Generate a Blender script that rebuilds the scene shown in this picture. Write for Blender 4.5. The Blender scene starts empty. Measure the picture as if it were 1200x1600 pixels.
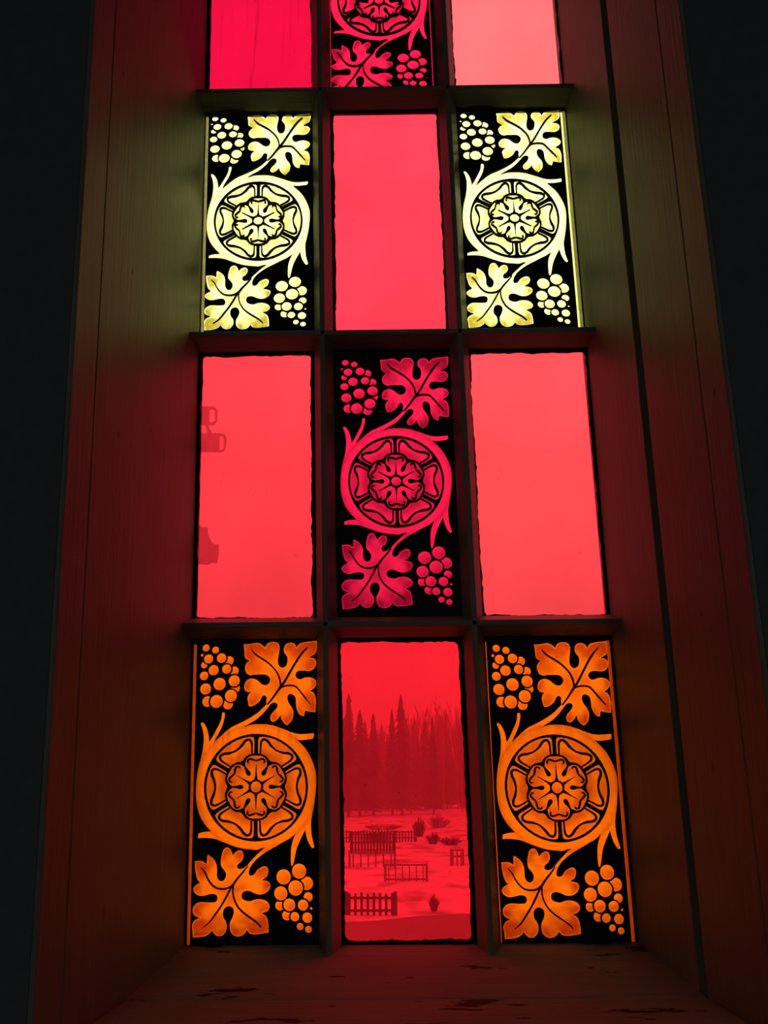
import bpy, math, random
import numpy as np
from mathutils import Matrix, Vector
from mathutils.geometry import delaunay_2d_cdt

random.seed(7)
rng = np.random.default_rng(7)
scene = bpy.context.scene
COL = scene.collection

# ------------------------------------------------------------------ camera
# x right, y outwards through the glass, z up; the glass stands in the plane y = 0 (metres).
F_PX, PITCH, YAW, ROLL = 1606.2, 0.2753, -0.01043, -0.00818
CAM = np.array([-0.00596, -1.40506, -0.23103])
RACK = -0.01816            # the old window leans about one degree out of plumb
cp, sp, cy, sy, cr, sr = (math.cos(PITCH), math.sin(PITCH), math.cos(YAW), math.sin(YAW), math.cos(ROLL), math.sin(ROLL))
FWD = np.array([sy * cp, cy * cp, sp])
RT = np.array([cy, -sy, 0.0])
UP = np.cross(RT, FWD)
R2, U2 = cr * RT + sr * UP, -sr * RT + cr * UP

cam_data = bpy.data.cameras.new('camera')
cam = bpy.data.objects.new('camera', cam_data)
COL.objects.link(cam)
cam_data.sensor_fit = 'VERTICAL'
cam_data.sensor_height = 24.0
cam_data.lens = 24.0 * F_PX / 1600.0
cam_data.clip_start = 0.02
cam_data.clip_end = 2000
m = Matrix.Identity(4)
for i in range(3):
    m[i][0], m[i][1], m[i][2], m[i][3] = R2[i], U2[i], -FWD[i], CAM[i]
cam.matrix_world = m
scene.camera = cam

# ------------------------------------------------------------------ sky (bright winter overcast), exposure
world = bpy.data.worlds.new('overcast_sky')
scene.world = world
world.use_nodes = True
wn = world.node_tree
wn.nodes.clear()
def wnode(t, **k):
    n = wn.nodes.new(t)
    for a, b in k.items():
        setattr(n, a, b)
    return n
wo = wnode('ShaderNodeOutputWorld')
bg = wnode('ShaderNodeBackground')
tc = wnode('ShaderNodeTexCoord')
dot = wnode('ShaderNodeVectorMath', operation='DOT_PRODUCT')
sun_dir = Vector((0.45, 0.70, 0.56)).normalized()      # where the sun stands behind the cloud
dot.inputs[1].default_value = sun_dir
wn.links.new(tc.outputs['Generated'], dot.inputs[0])
mr = wnode('ShaderNodeMapRange')            # brighter cloud around the hidden sun
mr.interpolation_type = 'SMOOTHSTEP'
mr.inputs['From Min'].default_value = 0.70
mr.inputs['From Max'].default_value = 1.0
mr.inputs['To Min'].default_value = 0.0
mr.inputs['To Max'].default_value = 0.55
wn.links.new(dot.outputs['Value'], mr.inputs['Value'])
sepz = wnode('ShaderNodeSeparateXYZ')
wn.links.new(tc.outputs['Generated'], sepz.inputs[0])
el = wnode('ShaderNodeMapRange')            # overcast sky grows brighter with height
el.inputs['From Min'].default_value = 0.0
el.inputs['From Max'].default_value = 0.62
el.inputs['To Min'].default_value = 0.98
el.inputs['To Max'].default_value = 2.35
wn.links.new(sepz.outputs['Z'], el.inputs['Value'])
sm = wnode('ShaderNodeMath', operation='ADD')
wn.links.new(mr.outputs['Result'], sm.inputs[0])
wn.links.new(el.outputs['Result'], sm.inputs[1])
wn.links.new(sm.outputs[0], bg.inputs['Strength'])
bg.inputs['Color'].default_value = (0.95, 0.98, 1.0, 1)
wn.links.new(bg.outputs[0], wo.inputs['Surface'])

# light portals: tell the renderer where the daylight enters (they give off no light themselves)
def portal(name, loc, rot, w, h):
    d = bpy.data.lights.new(name, 'AREA')
    d.shape = 'RECTANGLE'; d.size = w; d.size_y = h
    d.cycles.is_portal = True
    o = bpy.data.objects.new(name, d)
    COL.objects.link(o)
    o.location = loc; o.rotation_euler = rot
FILLWIN = [(-2.05, -1.33, 0.15, 1.90), (1.33, 2.05, 0.15, 1.90)]      # x0, x1, z0, z1 of the two unseen rear windows added for fill light
portal('portal', (-0.01, 0.06, 0.43), (math.radians(-90), 0, 0), 0.62, 1.74)
for (a_, b_, c_, d_) in FILLWIN:
    portal('portal', ((a_ + b_) / 2, -4.36, (c_ + d_) / 2), (math.radians(90), 0, 0), b_ - a_, d_ - c_)

vs = scene.view_settings
vs.view_transform = 'Standard'
vs.look = 'None'
vs.gamma = 1.0
vs.use_curve_mapping = False
vs.exposure = 0.0
cyc = scene.cycles
cyc.use_denoising = True
cyc.max_bounces = 10
cyc.diffuse_bounces = 5
cyc.transparent_max_bounces = 24
cyc.transmission_bounces = 8
cyc.sample_clamp_indirect = 6.0

# ------------------------------------------------------------------ helpers
def pixel_ray(px, py):
    return FWD + R2 * (px - 600.0) / F_PX + U2 * (800.0 - py) / F_PX

def on_glass(px, py):
    """photo pixel -> (x, z) on the glass plane y = 0, in the upright (unracked) window frame"""
    d = pixel_ray(px, py)
    p = CAM + d * (-CAM[1] / d[1])
    return np.array([p[0] - RACK * p[2], p[2]])

GROUND = -2.85
def ground_z(y, x=0.0):
    return GROUND + (1.25 + 0.04 * max(-45, min(45, x))) * min(1.0, max(0.0, (y - 70.0) / 100.0))

def on_ground(px, py):
    d = pixel_ray(px, py)
    t = (GROUND - CAM[2]) / d[2] if d[2] < -1e-6 else 300
    for _ in range(40):
        p = CAM + d * t
        t = (ground_z(p[1], p[0]) - CAM[2]) / d[2]
        t = min(max(t, 1), 400)
    return CAM + d * t

def rack(p):
    return (p[0] + RACK * p[2], p[1], p[2])

def make_obj(name, verts, faces, mats, parent=None, racked=False, mat_idx=None, smooth=False):
    if racked:
        verts = [rack(v) for v in verts]
    me = bpy.data.meshes.new(name)
    me.from_pydata([tuple(v) for v in verts], [], [tuple(f) for f in faces])
    for mt in (mats if isinstance(mats, (list, tuple)) else [mats]):
        me.materials.append(mt)
    if mat_idx is not None:
        me.polygons.foreach_set('material_index', np.asarray(mat_idx, dtype=np.int32))
    if smooth:
        me.polygons.foreach_set('use_smooth', np.ones(len(me.polygons), dtype=bool))
    me.update()
    o = bpy.data.objects.new(name, me)
    COL.objects.link(o)
    if parent:
        o.parent = parent
    return o

def empty(name, loc=(0, 0, 0), parent=None):
    o = bpy.data.objects.new(name, None)
    COL.objects.link(o)
    o.location = loc
    o.empty_display_size = 0.1
    if parent:
        o.parent = parent
    return o

def tag(o, label=None, cat=None, group=None, kind=None):
    if label: o['label'] = label
    if cat: o['category'] = cat
    if group: o['group'] = group
    if kind: o['kind'] = kind
    return o

def recalc(o):
    import bmesh
    bm = bmesh.new()
    bm.from_mesh(o.data)
    bmesh.ops.recalc_face_normals(bm, faces=bm.faces)
    bm.to_mesh(o.data)
    bm.free()
    return o

def bevel(o, w, seg=2):
    md = o.modifiers.new('bevel', 'BEVEL')
    md.width = w
    md.segments = seg
    md.limit_method = 'ANGLE'
    md.angle_limit = math.radians(35)
    return o

def prism(name, sect, axis, a, b, mat, parent=None, racked=True, miter=None, bev=0.0015):
    """extrude a 2-D section (u, v) along an axis from a to b. axis 'z': (u,v)=(x,y); axis 'x': (u,v)=(z,y)"""
    n = len(sect)
    vv = []
    for k, t in enumerate((a, b)):
        for (u, v) in sect:
            tt = t + (miter(k, u, v) if miter else 0.0)
            vv.append((u, v, tt) if axis == 'z' else (tt, v, u))
    ff = [tuple(range(n)), tuple(range(2 * n - 1, n - 1, -1))]
    for i in range(n):
        j = (i + 1) % n
        ff.append((i, j, n + j, n + i))
    o = recalc(make_obj(name, vv, ff, mat, parent, racked))
    if bev:
        bevel(o, bev)
    return o

def box(name, lo, hi, mat, parent=None, racked=False, bev=0.0):
    x0, y0, z0 = lo; x1, y1, z1 = hi
    v = [(x, y, z) for z in (z0, z1) for y in (y0, y1) for x in (x0, x1)]
    f = [(0, 2, 3, 1), (4, 5, 7, 6), (0, 1, 5, 4), (2, 6, 7, 3), (0, 4, 6, 2), (1, 3, 7, 5)]
    o = make_obj(name, v, f, mat, parent, racked)
    if bev:
        bevel(o, bev)
    return o

# ------------------------------------------------------------------ materials
def new_mat(name):
    mt = bpy.data.materials.new(name)
    mt.use_nodes = True
    nt = mt.node_tree
    nt.nodes.clear()
    out = nt.nodes.new('ShaderNodeOutputMaterial')
    def N(t, **k):
        n = nt.nodes.new(t)
        for a, b in k.items():
            setattr(n, a, b)
        return n
    return mt, nt, out, N

def painted_wood(name, base, scale, chips=0.0, wood=(0.03, 0.022, 0.016), rough=0.5, speck=0.6, spec=0.28):
    mt, nt, out, N = new_mat(name)
    L = nt.links.new
    p = N('ShaderNodeBsdfPrincipled')
    p.inputs['Roughness'].default_value = rough
    p.inputs['Specular IOR Level'].default_value = spec
    tcn = N('ShaderNodeTexCoord')
    mp = N('ShaderNodeMapping')
    mp.inputs['Scale'].default_value = scale
    L(tcn.outputs['Object'], mp.inputs['Vector'])
    grain = N('ShaderNodeTexNoise'); grain.inputs['Scale'].default_value = 5.0; grain.inputs['Detail'].default_value = 6
    L(mp.outputs[0], grain.inputs['Vector'])
    patch = N('ShaderNodeTexNoise'); patch.inputs['Scale'].default_value = 6.0; patch.inputs['Detail'].default_value = 4
    L(tcn.outputs['Object'], patch.inputs['Vector'])
    cr1 = N('ShaderNodeValToRGB')
    cr1.color_ramp.elements[0].position = 0.3; cr1.color_ramp.elements[0].color = (*[c * 0.72 for c in base], 1)
    cr1.color_ramp.elements[1].position = 0.7; cr1.color_ramp.elements[1].color = (*[min(1, c * 1.12) for c in base], 1)
    mixv = N('ShaderNodeMath', operation='ADD'); 
    half = N('ShaderNodeMath', operation='MULTIPLY'); half.inputs[1].default_value = 0.5
    L(grain.outputs['Fac'], mixv.inputs[0]); L(patch.outputs['Fac'], mixv.inputs[1]); L(mixv.outputs[0], half.inputs[0])
    L(half.outputs[0], cr1.inputs['Fac'])
    # small dark knocks, nail marks and flaked paint (wear with a shape of its own)
    vor = N('ShaderNodeTexVoronoi'); vor.inputs['Scale'].default_value = 17.0
    mp2 = N('ShaderNodeMapping'); mp2.inputs['Scale'].default_value = tuple(0.55 + 0.45 * (s / max(scale)) for s in scale)
    L(tcn.outputs['Object'], mp2.inputs['Vector']); L(mp2.outputs[0], vor.inputs['Vector'])
    th = N('ShaderNodeMapRange'); th.inputs['From Min'].default_value = 0.035; th.inputs['From Max'].default_value = 0.06
    th.inputs['To Min'].default_value = speck; th.inputs['To Max'].default_value = 0.0
    L(vor.outputs['Distance'], th.inputs['Value'])
    fac = th.outputs['Result']
    if chips > 0:
        cn = N('ShaderNodeTexNoise'); cn.inputs['Scale'].default_value = 3.0; cn.inputs['Detail'].default_value = 7; cn.inputs['Roughness'].default_value = 0.6
        mp3 = N('ShaderNodeMapping'); mp3.inputs['Scale'].default_value = (3.2, 11.0, 11.0)
        L(tcn.outputs['Object'], mp3.inputs['Vector']); L(mp3.outputs[0], cn.inputs['Vector'])
        t2 = N('ShaderNodeMapRange'); t2.inputs['From Min'].default_value = 0.66 - chips; t2.inputs['From Max'].default_value = 0.68 - chips
        L(cn.outputs['Fac'], t2.inputs['Value'])
        mx = N('ShaderNodeMath', operation='MAXIMUM'); L(fac, mx.inputs[0]); L(t2.outputs['Result'], mx.inputs[1])
        fac = mx.outputs[0]
    mix = N('ShaderNodeMix', data_type='RGBA')
    L(fac, mix.inputs['Factor']); L(cr1.outputs['Color'], mix.inputs['A']); mix.inputs['B'].default_value = (*wood, 1)
    L(mix.outputs['Result'], p.inputs['Base Color'])
    inv = N('ShaderNodeMath', operation='SUBTRACT'); L(grain.outputs['Fac'], inv.inputs[0]); L(fac, inv.inputs[1])
    bp = N('ShaderNodeBump'); bp.inputs['Strength'].default_value = 0.25; bp.inputs['Distance'].default_value = 0.002
    L(inv.outputs[0], bp.inputs['Height']); L(bp.outputs[0], p.inputs['Normal'])
    L(p.outputs[0], out.inputs['Surface'])
    return mt

WOOD_BASE = (0.205, 0.200, 0.140)
M_WOOD_V = painted_wood('painted_wood_upright', WOOD_BASE, (46, 46, 1.6))
M_WOOD_H = painted_wood('painted_wood_level', WOOD_BASE, (1.6, 46, 46))
M_SILL = painted_wood('worn_painted_sill', (0.25, 0.235, 0.19), (1.6, 46, 46), chips=0.045, rough=0.8, spec=0.10)

def plaster(name, col, rough=0.9, bump=0.15, sc=60):
    mt, nt, out, N = new_mat(name)
    L = nt.links.new
    p = N('ShaderNodeBsdfPrincipled'); p.inputs['Roughness'].default_value = rough
    p.inputs['Specular IOR Level'].default_value = 0.2
    tcn = N('ShaderNodeTexCoord'); no = N('ShaderNodeTexNoise'); no.inputs['Scale'].default_value = sc; no.inputs['Detail'].default_value = 5
    L(tcn.outputs['Object'], no.inputs['Vector'])
    r = N('ShaderNodeValToRGB'); r.color_ramp.elements[0].color = (*[c * .8 for c in col], 1); r.color_ramp.elements[1].color = (*[c * 1.15 for c in col], 1)
    L(no.outputs['Fac'], r.inputs['Fac']); L(r.outputs[0], p.inputs['Base Color'])
    b = N('ShaderNodeBump'); b.inputs['Strength'].default_value = bump; b.inputs['Distance'].default_value = 0.003
    L(no.outputs['Fac'], b.inputs['Height']); L(b.outputs[0], p.inputs['Normal'])
    L(p.outputs[0], out.inputs['Surface'])
    return mt

M_WALL = plaster('dark_plaster', (0.13, 0.145, 0.15))
M_ROOM = plaster('room_boards', (0.16, 0.15, 0.14), sc=8)
M_FLOOR = plaster('floor_boards', (0.10, 0.08, 0.06), sc=8)
M_SIDING = plaster('weathered_siding', (0.45, 0.44, 0.42), sc=12)
M_PUTTY = plaster('black_putty', (0.012, 0.011, 0.011), rough=0.8, sc=150)
M_ENAMEL = plaster('black_enamel', (0.006, 0.005, 0.005), rough=0.6, bump=0.05, sc=200)

def clear_face():
    mt, nt, out, N = new_mat('clear_glass_face')
    L = nt.links.new
    tr = N('ShaderNodeBsdfTransparent'); gl = N('ShaderNodeBsdfGlossy'); gl.inputs['Roughness'].default_value = 0.12
    fr = N('ShaderNodeFresnel'); fr.inputs['IOR'].default_value = 1.4
    mx = N('ShaderNodeMixShader')
    L(fr.outputs[0], mx.inputs[0]); L(tr.outputs[0], mx.inputs[1]); L(gl.outputs[0], mx.inputs[2]); L(mx.outputs[0], out.inputs['Surface'])
    return mt
M_CLEAR = clear_face()

def painted_glass(name, tint, wash_tint, see=0.5):
    """coloured glass with a brushed half-tone wash (mesh attribute 'wash'); partly matt, so it spreads the daylight"""
    mt, nt, out, N = new_mat(name)
    L = nt.links.new
    at = N('ShaderNodeAttribute'); at.attribute_name = 'wash'
    tcn = N('ShaderNodeTexCoord'); no = N('ShaderNodeTexNoise'); no.inputs['Scale'].default_value = 130.0; no.inputs['Detail'].default_value = 3
    L(tcn.outputs['Object'], no.inputs['Vector'])
    ns = N('ShaderNodeMapRange'); ns.inputs['From Min'].default_value = 0.3; ns.inputs['From Max'].default_value = 0.7
    ns.inputs['To Min'].default_value = -0.12; ns.inputs['To Max'].default_value = 0.12
    L(no.outputs['Fac'], ns.inputs['Value'])
    ad = N('ShaderNodeMath', operation='ADD'); ad.use_clamp = True
    L(at.outputs['Fac'], ad.inputs[0]); L(ns.outputs[0], ad.inputs[1])
    mix = N('ShaderNodeMix', data_type='RGBA')
    mix.inputs['A'].default_value = (*tint, 1); mix.inputs['B'].default_value = (*wash_tint, 1)
    L(ad.outputs[0], mix.inputs['Factor'])
    tr = N('ShaderNodeBsdfTransparent'); tl = N('ShaderNodeBsdfTranslucent'); ms = N('ShaderNodeMixShader')
    ms.inputs[0].default_value = 1 - see
    L(mix.outputs['Result'], tr.inputs['Color']); L(mix.outputs['Result'], tl.inputs['Color'])
    L(tr.outputs[0], ms.inputs[1]); L(tl.outputs[0], ms.inputs[2]); L(ms.outputs[0], out.inputs['Surface'])
    return mt

M_YELLOW = painted_glass('yellow_glass', (1.0, 0.94, 0.33), (0.34, 0.255, 0.018), 0.85)
M_ORANGE = painted_glass('orange_glass', (1.0, 0.145, 0.0018), (0.50, 0.030, 0.0010), 0.4)
M_ROSE = painted_glass('crimson_glass', (0.72, 0.0085, 0.048), (0.20, 0.002, 0.013), 0.5)

def plain_glass(name, tint, var=0.12, streak=False):
    mt, nt, out, N = new_mat(name)
    L = nt.links.new
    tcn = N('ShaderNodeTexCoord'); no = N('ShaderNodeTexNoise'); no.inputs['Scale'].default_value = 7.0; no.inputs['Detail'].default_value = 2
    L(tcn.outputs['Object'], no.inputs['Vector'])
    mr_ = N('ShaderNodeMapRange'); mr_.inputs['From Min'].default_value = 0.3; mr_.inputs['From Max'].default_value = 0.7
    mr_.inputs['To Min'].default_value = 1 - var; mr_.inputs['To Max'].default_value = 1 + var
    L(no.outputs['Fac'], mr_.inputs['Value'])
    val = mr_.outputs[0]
    # tiny seeds and dirt specks in the old glass
    vo = N('ShaderNodeTexVoronoi'); vo.inputs['Scale'].default_value = 34.0
    L(tcn.outputs['Object'], vo.inputs['Vector'])
    sp_ = N('ShaderNodeMapRange'); sp_.inputs['From Min'].default_value = 0.03; sp_.inputs['From Max'].default_value = 0.07
    sp_.inputs['To Min'].default_value = 0.75; sp_.inputs['To Max'].default_value = 1.0
    L(vo.outputs['Distance'], sp_.inputs['Value'])
    mu = N('ShaderNodeMath', operation='MULTIPLY'); L(val, mu.inputs[0]); L(sp_.outputs[0], mu.inputs[1]); val = mu.outputs[0]
    if streak:                                   # drawn lines in the glass itself
        mp = N('ShaderNodeMapping'); mp.inputs['Rotation'].default_value = (0, math.radians(-42), 0); mp.inputs['Scale'].default_value = (90, 1, 3.0)
        L(tcn.outputs['Object'], mp.inputs['Vector'])
        n2 = N('ShaderNodeTexNoise'); n2.inputs['Scale'].default_value = 1.3; n2.inputs['Detail'].default_value = 3
        L(mp.outputs[0], n2.inputs['Vector'])
        r2 = N('ShaderNodeMapRange'); r2.inputs['From Min'].default_value = 0.60; r2.inputs['From Max'].default_value = 0.70
        r2.inputs['To Min'].default_value = 1.0; r2.inputs['To Max'].default_value = 0.72
        L(n2.outputs['Fac'], r2.inputs['Value'])
        m3 = N('ShaderNodeMath', operation='MULTIPLY'); L(val, m3.inputs[0]); L(r2.outputs[0], m3.inputs[1]); val = m3.outputs[0]
    vm = N('ShaderNodeVectorMath', operation='SCALE'); vm.inputs[0].default_value = tint
    L(val, vm.inputs['Scale'])
    tr = N('ShaderNodeBsdfTransparent'); tl = N('ShaderNodeBsdfTranslucent'); ms = N('ShaderNodeMixShader')
    ms.inputs[0].default_value = 0.10
    L(vm.outputs[0], tr.inputs['Color']); L(vm.outputs[0], tl.inputs['Color'])
    L(tr.outputs[0], ms.inputs[1]); L(tl.outputs[0], ms.inputs[2]); L(ms.outputs[0], out.inputs['Surface'])
    return mt

def film(name, col):
    mt, nt, out, N = new_mat(name)
    L = nt.links.new
    tcn = N('ShaderNodeTexCoord'); no = N('ShaderNodeTexNoise'); no.inputs['Scale'].default_value = 90.0; no.inputs['Detail'].default_value = 4
    L(tcn.outputs['Object'], no.inputs['Vector'])
    mx = N('ShaderNodeMix', data_type='RGBA'); mx.inputs['A'].default_value = (*[c * 0.78 for c in col], 1); mx.inputs['B'].default_value = (*[min(1, c * 1.25) for c in col], 1)
    L(no.outputs['Fac'], mx.inputs['Factor'])
    tr_ = N('ShaderNodeBsdfTransparent'); L(mx.outputs['Result'], tr_.inputs['Color'])
    L(tr_.outputs[0], out.inputs['Surface'])
    return mt

# ------------------------------------------------------------------ window measures
P = 0.2                       # column pitch
G = 0.0145                    # half width of a glazing bar
R1, R2z = 0.4279, 0.4168      # row pitches
ZB = -0.4039                  # top edge of the bottom rail at the glass
Z_BARS = [0.0, R1, R1 + R2z]
Z_TOP = R1 + 2 * R2z
GL, GR = 0.2855, 0.2887       # glass edge to the centre line, left and right
SPL, SPR, SPB = 0.209, 0.217, 0.220      # splay of the reveals per metre of depth
D1, D2, D3 = 0.150, 0.298, 0.350         # depth of the joints and of the wall face
GAP = 0.0175
HOLE_L, HOLE_R = GL + SPL * D3 + 0.006, GR + SPR * D3 + 0.006
Z_SILL_BOTTOM = -0.60

# ------------------------------------------------------------------ room shell
wall = empty('wall_front'); tag(wall, 'dark plaster wall around the deep window recess', kind='structure')
FLOOR_Z, CEIL_Z = CAM[2] - 1.55, 2.6
YO = 0.11                                  # outer face of the wall
def wall_piece(name, lo, hi):
    return box(name, lo, hi, M_WALL, wall)
hz0, hz1 = Z_SILL_BOTTOM, Z_TOP + 0.10
# the wall beside the opening follows the leaning frame
def wall_side(name, xa, xb):
    v = []
    for (x, lean) in ((xa, 1 if abs(xa) < 1 else 0), (xb, 1 if abs(xb) < 1 else 0)):
        for y in (-D3, YO):
            for z in (hz0, hz1):
                v.append((x + (RACK * z if lean else 0), y, z))
    f = [(0, 1, 3, 2), (4, 6, 7, 5), (0, 4, 5, 1), (2, 3, 7, 6), (0, 2, 6, 4), (1, 5, 7, 3)]
    return recalc(make_obj(name, v, f, M_WALL, wall))
wall_side('wall_panel', -2.2, -HOLE_L)
wall_side('wall_panel', HOLE_R, 2.2)
wall_piece('wall_panel', (-2.2, -D3, FLOOR_Z), (2.2, YO, hz0))
wall_piece('wall_panel', (-2.2, -D3, hz1), (2.2, YO, CEIL_Z))
tag(box('wall_left', (-2.35, -4.2, FLOOR_Z), (-2.2, YO, CEIL_Z), M_ROOM), 'dim side wall of the room left of the window', kind='structure')
tag(box('wall_right', (2.2, -4.2, FLOOR_Z), (2.35, YO, CEIL_Z), M_ROOM), 'dim side wall of the room right of the window', kind='structure')
wb = empty('wall_back', (0, -4.2, FLOOR_Z)); tag(wb, 'dim wall behind the viewer with two windows added for fill light', kind='structure')
def wbp(x0, x1, z0, z1):
    o = box('wall_panel', (x0, -4.35, z0), (x1, -4.2, z1), M_ROOM, wb)
    o.matrix_parent_inverse = Matrix.Translation((0, 4.2, -FLOOR_Z))
bz0, bz1 = FILLWIN[0][2], FILLWIN[0][3]
wbp(-2.35, 2.35, FLOOR_Z, bz0); wbp(-2.35, 2.35, bz1, CEIL_Z)
wbp(-2.35, FILLWIN[0][0], bz0, bz1); wbp(FILLWIN[0][1], FILLWIN[1][0], bz0, bz1); wbp(FILLWIN[1][1], 2.35, bz0, bz1)
for n, (a_, b_, c_, d_) in enumerate(FILLWIN, 2):  # extra openings, put in to raise the room's ambient light
    w_ = empty('window_%d' % n, ((a_ + b_) / 2, -4.275, c_)); tag(w_, 'clear window added in the unseen rear wall for fill light, %s side' % ('left' if n == 2 else 'right'), kind='structure')
    def wp(nm, lo, hi, mt):
        o = box(nm, lo, hi, mt, w_); o.matrix_parent_inverse = Matrix.Translation((-(a_ + b_) / 2, 4.275, -c_))
    wp('frame_stile', (a_, -4.3, c_), (a_ + .05, -4.25, d_), M_WOOD_V); wp('frame_stile', (b_ - .05, -4.3, c_), (b_, -4.25, d_), M_WOOD_V)
    wp('frame_rail', (a_ + .05, -4.3, c_), (b_ - .05, -4.25, c_ + .05), M_WOOD_H); wp('frame_rail', (a_ + .05, -4.3, d_ - .05), (b_ - .05, -4.25, d_), M_WOOD_H)
    wp('glazing_bar', (a_ + .05, -4.29, (c_ + d_) / 2 - .015), (b_ - .05, -4.26, (c_ + d_) / 2 + .015), M_WOOD_H)
    wp('pane', (a_ + .05, -4.278, c_ + .05), (b_ - .05, -4.274, d_ - .05), M_CLEAR)
tag(box('floor', (-2.35, -4.35, FLOOR_Z - 0.15), (2.35, YO, FLOOR_Z), M_FLOOR), 'dark board floor of the unlit room', kind='structure')
tag(box('ceiling', (-2.35, -4.35, CEIL_Z), (2.35, YO, CEIL_Z + 0.15), M_ROOM), 'dim ceiling of the unlit room', kind='structure')

# ------------------------------------------------------------------ window frame, bars and reveals
win = empty('window_1', (0, 0, ZB)); tag(win, 'tall stained glass window of red, yellow and orange panes', kind='structure')
def child(o):
    o.parent = win
    o.matrix_parent_inverse = Matrix.Translation((0, 0, -ZB))
    return o
YB = 0.03                                  # outer side of the frame
# side members run in depth from the glass to joint D1, their faces splayed
def splay(side, d):
    return -(GL + SPL * d) if side < 0 else (GR + SPR * d)
for side in (-1, 1):
    hole = -HOLE_L if side < 0 else HOLE_R
    e = D1 if side > 0 else D2 - 0.0006     # on the left the frame board runs on to the casing
    sect = [(splay(side, 0) - side * 0.0, YB), (splay(side, 0), 0.0), (splay(side, e), -e), (hole, -e), (hole, YB)]
    zmit = lambda k, u, v: 0.0
    child(prism('frame_stile', sect, 'z', Z_SILL_BOTTOM, Z_TOP + 0.10, M_WOOD_V, bev=0.0012))
# bottom rail with its sloping face, mitred into the side members
def rail_z(d): return ZB - SPB * d
sect = [(rail_z(0), YB), (rail_z(0), 0.0), (rail_z(D1 + GAP - 0.004), -(D1 + GAP - 0.004)), (Z_SILL_BOTTOM, -(D1 + GAP - 0.004)), (Z_SILL_BOTTOM, YB)]
def rail_miter(k, u, v):
    d = max(0.0, -v)
    return (-SPL * d - 0.0005) if k == 0 else (SPR * d + 0.0005)
child(prism('frame_rail', sect, 'x', -GL, GR, M_SILL, miter=rail_miter, bev=0.0015))
sect = [(Z_TOP, YB), (Z_TOP, 0.0), (Z_TOP + SPB * D1, -D1), (Z_TOP + 0.10, -D1), (Z_TOP + 0.10, YB)]
child(prism('frame_head', sect, 'x', -GL, GR, M_WOOD_H, miter=rail_miter, bev=0.0015))
# glazing bars: narrow nose towards the room, two slopes, a fillet by the glass
PROF = [(0.0145, 0.010), (0.0145, -0.001), (0.0138, -0.010), (0.0034, -0.0375), (-0.0034, -0.0375), (-0.0138, -0.010), (-0.0145, -0.001), (-0.0145, 0.010)]
for xb_ in (-P / 2, P / 2):
    child(prism('glazing_bar', [(xb_ + u, v) for u, v in PROF], 'z', ZB - 0.03, Z_TOP + 0.02, M_WOOD_V, bev=0.0010))
for zb_ in Z_BARS:
    child(prism('glazing_bar', [(zb_ + u, v) for u, v in PROF], 'x', -GL - 0.03, GR + 0.03, M_WOOD_H, bev=0.0010))

# reveal boards and casing edges nearer the room
for n, (side, d0, d1, label) in enumerate([(-1, D2 + 0.0006, D3, 'narrow casing edge at the left mouth of the window reveal'),
        (1, D1 + GAP, D2 - 0.0006, 'broad painted board lining the right window reveal beyond the open joint'),
        (1, D2 + 0.0006, D3, 'narrow casing edge at the right mouth of the window reveal')], 1):
    hole = -HOLE_L if side < 0 else HOLE_R
    sect = [(splay(side, d0), -d0), (splay(side, d1), -d1), (hole, -d1), (hole, -d0)]
    o = prism('trim_%d' % n, sect, 'z', Z_SILL_BOTTOM, Z_TOP + 0.10, M_WOOD_V, bev=0.0012)
    tag(o, label, kind='structure')
# inner sill board in front of the bottom rail
d0, d1 = D1 + GAP, D3 + 0.035
z0s = rail_z(d0) + 0.001
sect = [(z0s, -d0), (z0s - 0.10 * (d1 - d0), -d1), (z0s - 0.10 * (d1 - d0) - 0.03, -d1), (Z_SILL_BOTTOM, -D3 - 0.0), (Z_SILL_BOTTOM, -d0)]
def sill_miter(k, u, v):
    d = min(max(0.0, -v), D3)
    return (-SPL * d + 0.0015) if k == 0 else (SPR * d - 0.0015)
tag(prism('trim_4', sect, 'x', -GL, GR, M_SILL, miter=sill_miter, bev=0.002), 'worn painted sill board below the stained glass window', kind='structure')
sect = [(Z_TOP + SPB * d0, -d0), (Z_TOP + SPB * D3, -D3), (Z_TOP + 0.10, -D3), (Z_TOP + 0.10, -d0)]
tag(prism('trim_5', sect, 'x', -GL, GR, M_WOOD_H, miter=rail_miter), 'painted board lining the top of the window reveal', kind='structure')

# ------------------------------------------------------------------ the painted design
# Traced on the lower right pane: crops (origin x, origin y, scale) of the photograph, laid on the glass plane.
CROP = {'A': (825, 995, 8.0), 'B': (755, 990, 10.0), 'C': (775, 1130, 6.0), 'D': (770, 1315, 8.0), 'E': (890, 1300, 8.889)}
ROSE_C = on_glass(775 + 573 / 6, 1130 + 605 / 6)
def tr(c, x, y):
    ox, oy, s = CROP[c]
    return on_glass(ox + x / s, oy + y / s) - ROSE_C
def trs(c, pts):
    return [(tr(c, q[0], q[1]), len(q) > 2) for q in pts]
def smooth_closed(pts, sub=3):
    """closed Catmull-Rom; points flagged True are sharp corners"""
    n = len(pts)
    out = []
    for i in range(n):
        p0, p1, p2, p3 = pts[(i - 1) % n][0], pts[i][0], pts[(i + 1) % n][0], pts[(i + 2) % n][0]
        if pts[i][1]: p0 = p1 - (p2 - p1) * 0.2
        if pts[(i + 1) % n][1]: p3 = p2 + (p2 - p1) * 0.2
        for k in range(sub):
            t = k / sub
            out.append(0.5 * ((2 * p1) + (-p0 + p2) * t + (2 * p0 - 5 * p1 + 4 * p2 - p3) * t * t + (-p0 + 3 * p1 - 3 * p2 + p3) * t ** 3))
    return np.array(out)
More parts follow.
